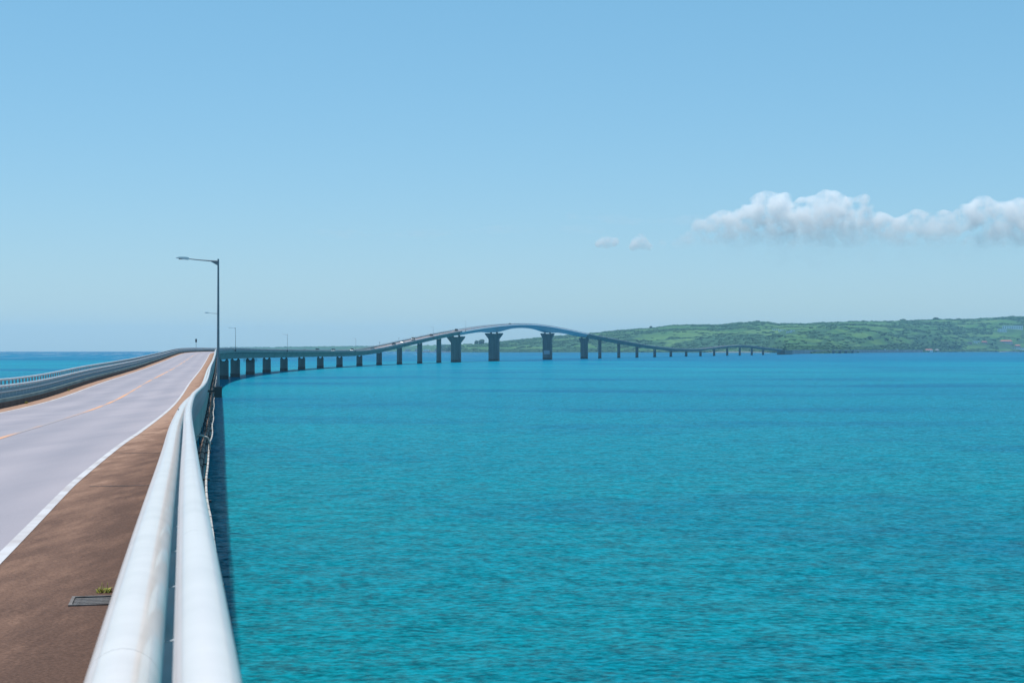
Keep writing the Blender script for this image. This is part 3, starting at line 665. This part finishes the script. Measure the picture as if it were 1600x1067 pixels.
# conduits hung on the outside of the sea-side edge beam
def hung(name, label, l, z, r, d0, d1, m, cat, tie=None, sag=.05, n_=8):
    root = empty(name, at(d0, l, z)); tag(root, label, cat)
    pts = []; ds = np.arange(d0, d1, 1.0)
    for d in ds: pts.append(at(d, l + .02 * math.sin(d * .37), z - sag * abs(math.sin(d * math.pi / 8))) - Vector(root.location))
    mb = MB(); mb.tube(pts, r, n_); mb.build('pipe', m, root, True)
    if tie:
        mb = None
        for q, d in enumerate(np.arange(d0 + .5, min(d1, 150), tie)):
            c_ = at(d, l + .02 * math.sin(d * .37), z - sag * abs(math.sin(d * math.pi / 8))) - Vector(root.location)
            e_ = at(d + .05, l + .02 * math.sin(d * .37), z - sag * abs(math.sin(d * math.pi / 8))) - Vector(root.location)
            t_ = MB(); t_.tube([c_, e_], r * 1.25, n_); t_.build('strap', M['black'], root)
    return root
hung('conduit', 'thin pale conduit with black straps hanging outside the bridge edge above the water', .36, -.50, .024, -8, 340, M['cable'], 'conduit', 1.3, .06)
hung('pipe', 'rusty brown pipe clamped under the outer edge beam of the bridge', .20, -.42, .06, -8, 340, M['rust'], 'pipe', 2.6, 0)
for d in np.arange(-4, 330, 5.2):     # brackets are bridge parts
    c_ = at(d, 0, 0); m_ = Matrix.Translation(c_) @ Matrix.Rotation(head(d), 4, 'Z')
    mb = MB(); mb.box(.02, .42, -.03, .03, -.58, -.54, m_); mb.box(.02, .05, -.03, .03, -.55, -.25, m_); mb.build('pipe_bracket', M['dark'], bridge)
sweep([(.02, -.60), (.30, -.60), (.30, -.90), (.02, -.90)], -10, 340).build('edge_shade_box', M['dark'], bridge)  # dark box added to give the black shade below the edge beam
# bent drain pipe joining the conduit
rt = empty('drain_pipe', at(43, .02, -.25)); tag(rt, 'short bent grey pipe coming out of the bridge edge and down to the pale conduit', 'pipe')
o_ = Vector(rt.location); mb = MB(); mb.tube([at(43, l, z) - o_ for l, z in ((-.02, -.12), (.16, -.10), (.32, -.16), (.39, -.32), (.39, -.5))], .03, 8); mb.build('elbow', M['cable'], rt, True)

# ------------------------------------------------------------------ street lamps
def lamp_proto(h):
    r_ = empty('street_lamp')
    mb = MB(); mb.tube([(0, 0, 0), (0, 0, 1.2), (0, 0, h * .5), (0, 0, h)], [.085, .078, .065, .048], 12); mb.build('pole', M['lamp'], r_, True)
    mb = MB(); mb.box(-.22, .20, -.22, .22, -.60, 0); mb.build('base_box', M['dark'], r_)
    mb = MB(); mb.box(-.62, -.22, -.15, .15, -.30, -.18); mb.box(-.30, -.22, -.12, .12, -.02, .03); mb.build('bracket', M['dark'], r_)
    mb = MB(); mb.tube([(0, 0, h - .13), (-.55, 0, h - .10), (-1.1, 0, h - .06), (-1.68, 0, h + .0)], [.042, .036, .03, .028], 8); mb.build('arm', M['lamp'], r_, True)
    mb = MB(); mb.prism([(-.04, h - .10), (-.46, h - .12), (-.04, h - .36)], -.012, .012); mb.build('gusset', M['lamp'], r_)
    mb = MB(); mb.prism([(-1.58, h - .02), (-1.66, h - .07), (-1.78, h - .06), (-2.30, h + .02), (-2.32, h + .04), (-2.1, h + .095), (-1.75, h + .09), (-1.60, h + .05)], -.12, .12); mb.build('luminaire', M['lampw'], r_, False)
    mb = MB(); mb.box(-2.15, -1.85, -.09, .09, h - .048, h - .015); mb.build('lens', M['glass'], r_)
    return r_
def copy_tree(o, parent=None):
    c_ = o.copy(); col.objects.link(c_)
    if parent: c_.parent = parent
    for ch in o.children: copy_tree(ch, c_)
    return c_
lamp0 = lamp_proto(7.1)
lamps = [(87, 'tall grey street lamp nearest the camera on a dark box outside the right railing'),
         (250, 'second street lamp, its arm just showing left of the nearest tall pole'),
         (507, 'street lamp just right of the nearest tall pole'),
         (690, 'street lamp on the level stretch, second right of the tall pole'),
         (897, 'lone street lamp just before the bridge starts to climb'),
         (1118, 'street lamp halfway up the climbing part of the bridge'),
         (1214, 'small street lamp at the top of the first flared pier'),
         (1720, 'tiny street lamp on the falling part of the bridge beyond the arch'),
         (1900, 'tiniest street lamp further down the falling part of the bridge')]
for q, (d, lb) in enumerate(lamps):
    o = lamp0 if q == 0 else copy_tree(lamp0)
    o.location = at(d, .60, .62); o.rotation_euler = (0, 0, head(d)); tag(o, lb, 'street lamp', 'street lamps on the outer edge of the bridge')
    if q > 1: 
        o.location = at(d, .60, .62)
# control box on the third pole
# ------------------------------------------------------------------ signs and weeds
p = at(476, LR - .05, .42); sg = empty('road_sign', p, head(476)); tag(sg, 'small dark road sign on a thin post at the crest behind the left railing', 'road sign')
mb = MB(); mb.tube([(0, 0, 0), (0, 0, 3.6)], .055, 8); mb.build('post', M['lamp'], sg)
mb = MB(); mb.box(-.26, .26, -.05, -.02, 2.5, 3.5); mb.build('plate', M['dark'], sg)
for d, lb in ((1008, 'small marker post on the railing where the bridge begins to climb'), (1060, 'tiny marker post left of the white car on the climb')):
    p = at(d, LR - .05, .42); sg = empty('marker_post', p, head(d)); tag(sg, lb, 'marker post'); mb = MB(); mb.tube([(0, 0, 0), (0, 0, 2.6)], .06, 6); mb.build('post', M['lamp'], sg)
    mb = MB(); mb.box(-.2, .2, -.04, -.02, 2.0, 2.5); mb.build('plate', M['dark'], sg)
M['grass'] = mat('dry_grass', (.34, .32, .04), .8, c2=(.16, .19, .03), vscale=30)
def tuft(d, lat, n_, h, label):
    p = at(d, lat, .0); r_ = random.Random(int(d * 10)); mb = MB()
    for q in range(n_):
        a = r_.uniform(0, 6.28); l = h * r_.uniform(.4, 1); b0 = Vector((r_.uniform(-.06, .06), r_.uniform(-.05, .05), 0)); dr = Vector((math.cos(a), math.sin(a), 0))
        tall = r_.random() < .12; up = l * (1.4 if tall else .55); out = l * (.35 if tall else .7)
        sd = Vector((-dr.y, dr.x, 0)) * (.003 if tall else .006)
        pts = [b0, b0 + dr * out * .4 + Vector((0, 0, up * .7)), b0 + dr * out + Vector((0, 0, up))]
        V = [pts[0] - sd, pts[0] + sd, pts[1] + sd * .8, pts[1] - sd * .8, pts[2]]
        mb.add(V, [(0, 1, 2, 3), (3, 2, 4)])
    o = mb.build('weed', M['grass']); o.location = p; tag(o, label, 'weed', 'weeds growing at the kerb')
tuft(12.6, -.62, 60, .075, 'yellow green weed tuft beside the drain grate at the foot of the white railing')
tuft(79, LL + .12, 60, .22, 'small green weed at the foot of the left kerb, nearer one')
tuft(101, LL + .12, 50, .22, 'small green weed at the foot of the left kerb, farther one')
mb = MB(); mb.tube([(0, 0, 0), (0, 0, .03)], .02, 8); o = mb.build('bolt', M['dark']); 
bpy.data.objects.remove(o)

# ------------------------------------------------------------------ cars
def car(d, lat, paint_m, flip, label, van=False):
    r_ = empty('car', at(d, lat, .008), head(d) + (math.pi if flip else 0)); tag(r_, label, 'car')
    h = 1.85 if van else 1.45
    body = [(-2.1, .3), (-2.15, .75), (-1.95, .92), (-1.0, .98), (1.9, .98), (2.1, .8), (2.1, .3)]
    mb = MB(); mb.prism([(a, b_) for a, b_ in body], -.85, .85, 'x'); mb.build('body', paint_m, r_)
    cab = [(-1.0, .97), (-.35, h - .05), (1.3, h - .02), (1.75, .97)] if not van else [(-1.7, .97), (-1.2, h - .03), (1.9, h - .02), (2.0, .97)]
    mb = MB(); mb.prism(cab, -.72, .72, 'x'); mb.build('window_band', M['glass'], r_)
    mb = MB(); mb.box(-.70, .70, cab[1][0] + .02, cab[2][0] - .02, h - .04, h + .02); mb.build('roof', paint_m, r_)
    for y in (-1.3, 1.3):
        for x in (-.8, .8):
            mb = MB(); mb.tube([(x - .1, y, .31), (x + .1, y, .31)], .31, 12); mb.build('wheel', M['black'], r_)
P = {'white': mat('white_car_paint', (.85, .85, .85), .25, coat=1), 'dark': mat('dark_car_paint', (.02, .022, .026), .6, spec=.2), 'silver': mat('silver_car_paint', (.45, .46, .48), .3, coat=1, metal=.3), 'red': mat('dull_red_car_paint', (.35, .08, .06), .3, coat=1)}
car(786, -6.4, P['dark'], True, 'dark car on the level stretch, leftmost of the cars showing above the railing')
car(823, -6.4, P['dark'], True, 'dark van second of the cars showing above the railing', True)
car(868, -6.4, P['white'], True, 'white van with pinkish tint on the level stretch left of the lone lamp', True)
car(921, -6.4, P['white'], True, 'white car just right of the lone lamp before the climb', True)
car(962, -3.1, P['dark'], False, 'dark car at the foot of the climb')
car(1022, -3.1, P['dark'], False, 'dark large car at the lower part of the climb beside a marker post', True)
car(1046, -3.1, P['silver'], False, 'silver car a little above the dark large car on the climb')
car(1088, -6.4, P['white'], True, 'bright white car midway up the climb', True)
car(1076, -3.1, P['dark'], False, 'dark car just behind the bright white car on the climb')
car(1140, -6.4, P['dark'], True, 'dark car above the climbing street lamp')
car(1212, -6.4, P['dark'], True, 'dark van over the first flared pier', True)
car(1375, -6.4, P['dark'], True, 'dark car near the top of the arch')

# ------------------------------------------------------------------ clouds (real volumes, far behind the island)
cm = bpy.data.materials.new('cloud_vapour'); cm.use_nodes = True; n = cm.node_tree; n.nodes.clear(); N = n.nodes.new; L = n.links.new
out = N('ShaderNodeOutputMaterial'); pv = N('ShaderNodeVolumePrincipled'); L(pv.outputs[0], out.inputs['Volume'])
pv.inputs['Color'].default_value = (1, 1, 1, 1); pv.inputs['Anisotropy'].default_value = 0
tc = N('ShaderNodeTexCoord'); t = N('ShaderNodeTexNoise'); t.inputs['Scale'].default_value = .0052; t.inputs['Detail'].default_value = 7; t.inputs['Roughness'].default_value = .6; L(tc.outputs['Object'], t.inputs[0])
mr = N('ShaderNodeMapRange'); mr.inputs['From Min'].default_value = .43; mr.inputs['From Max'].default_value = .59; mr.inputs['To Max'].default_value = .0085; L(t.outputs[0], mr.inputs[0])
sp = N('ShaderNodeSeparateXYZ'); L(tc.outputs['Object'], sp.inputs[0])
mz = N('ShaderNodeMapRange'); mz.inputs['From Min'].default_value = -330; mz.inputs['From Max'].default_value = 260; mz.inputs['To Min'].default_value = .03; L(sp.outputs['Z'], mz.inputs[0])
q2 = N('ShaderNodeMath'); q2.operation = 'MULTIPLY'; L(mr.outputs[0], q2.inputs[0]); L(mz.outputs[0], q2.inputs[1]); L(q2.outputs[0], pv.inputs['Density'])
bm = bmesh.new(); bmesh.ops.create_icosphere(bm, subdivisions=3, radius=1)
ico3V = np.array([v.co[:] for v in bm.verts]); ico3F = np.array([[v.index for v in f.verts] for f in bm.faces]); bm.free()
CD = 22000
def cloud(blob, label, seed, cy=352):
    """blob: list of (bearing, height, radius)"""
    cx = np.mean([q[0] for q in blob]); k_ = CD / F_
    r2 = np.random.default_rng(seed); Vs = []; Fs = []; nn = 0
    def puff(c_, r_):
        nonlocal nn
        o3 = r2.uniform(0, 99, 3); j = np.array([noise.fractal(Vector(v * 1.7 + o3), 1, 2, 3) for v in ico3V]) * .22 + 1
        Vs.append(ico3V * j[:, None] * r_ * np.array([1, 1, .85]) + c_); Fs.append(ico3F + nn); nn += len(ico3V)
    for px, py, r_ in blob:
        c0 = np.array([(px - cx) * k_, 0, (cy - py) * k_])
        puff(c0, r_ * .95 * k_)
        for q in range(8):
            v = r2.normal(0, 1, 3); v /= np.linalg.norm(v)
            puff(c0 + v * np.array([.75, .8, .6]) * r_ * k_, r_ * r2.uniform(.3, .6) * k_)
    o = link('cloud', np_mesh('cloud', np.concatenate(Vs), np.concatenate(Fs), cm)); o.location = ((cx - 800) * k_, CD, EYE + (545 - cy) * k_)
    md = o.modifiers.new('union', 'REMESH'); md.mode = 'VOXEL'; md.voxel_size = 24; md.use_smooth_shade = True
    tag(o, label, 'cloud', 'fair weather clouds above the island')
    return o
cloud([(1082, 374, 18), (1105, 362, 24), (1122, 358, 24), (1142, 352, 28), (1168, 346, 30), (1150, 372, 24), (1200, 332, 32), (1215, 318, 22), (1188, 312, 14), (1240, 345, 36), (1275, 330, 32), (1300, 318, 24), (1290, 350, 38), (1325, 335, 30), (1345, 322, 20), (1340, 360, 30), (1210, 370, 28), (1260, 382, 30), (1310, 390, 24), (1400, 366, 30), (1378, 350, 24), (1430, 356, 30), (1460, 350, 26), (1490, 352, 26), (1515, 338, 26), (1535, 322, 20), (1560, 335, 26), (1590, 330, 26), (1620, 345, 36), (1660, 350, 30), (1700, 362, 24), (1460, 385, 24), (1495, 392, 22), (1560, 365, 30), (1120, 388, 22), (1160, 392, 24), (1220, 398, 26), (1280, 402, 26), (1360, 398, 26), (1420, 396, 24), (1530, 385, 26), (1590, 375, 30), (1060, 382, 12), (1035, 381, 8)], 'long white heaped cloud with bulging tops over the island at the right', 1)
cloud([(948, 379, 13), (936, 381, 8), (960, 378, 9)], 'small separate white puff, leftmost of the clouds', 2, 425)
cloud([(1000, 380, 15), (1014, 386, 8), (990, 386, 8)], 'small white puff between the leftmost puff and the big cloud', 3, 425)

vm = cm.copy(); vm.name = 'thin_cloud_veil'
for q in vm.node_tree.nodes:
    if q.type == 'MAP_RANGE' and abs(q.inputs['To Max'].default_value - .0085) < 1e-6: q.inputs['To Max'].default_value = .0011; q.inputs['From Min'].default_value = .35; q.inputs['From Max'].default_value = .7
    elif q.type == 'MAP_RANGE': q.inputs['To Min'].default_value = 1
o = cloud([(px, 362 + 5 * math.sin(px * .013), 7 + 3 * math.sin(px * .05)) for px in range(470, 940, 9)], 'long faint streak of thin cloud above the level part of the bridge', 9, 362)
o.data.materials.clear(); o.data.materials.append(vm)
o = cloud([(px, 342 + 4 * math.sin(px * .02), 8 + 3 * math.sin(px * .06)) for px in range(890, 1110, 9)], 'short faint streak of thin cloud just left of the big heaped cloud', 10, 342)
o.data.materials.clear(); o.data.materials.append(vm)

# ------------------------------------------------------------------ haze
hz = bpy.data.materials.new('haze'); hz.use_nodes = True; n = hz.node_tree; n.nodes.clear()
out = n.nodes.new('ShaderNodeOutputMaterial'); pv = n.nodes.new('ShaderNodeVolumePrincipled'); n.links.new(pv.outputs[0], out.inputs['Volume'])
pv.inputs['Color'].default_value = (.46, .77, 1, 1); pv.inputs['Density'].default_value = 4.0e-5; pv.inputs['Anisotropy'].default_value = 0.3
mb = MB(); mb.box(-18000, 18000, -18000, 18000, -60, 260); o = mb.build('haze', hz); tag(o, 'pale sea haze over the whole view', 'haze', kind='stuff')
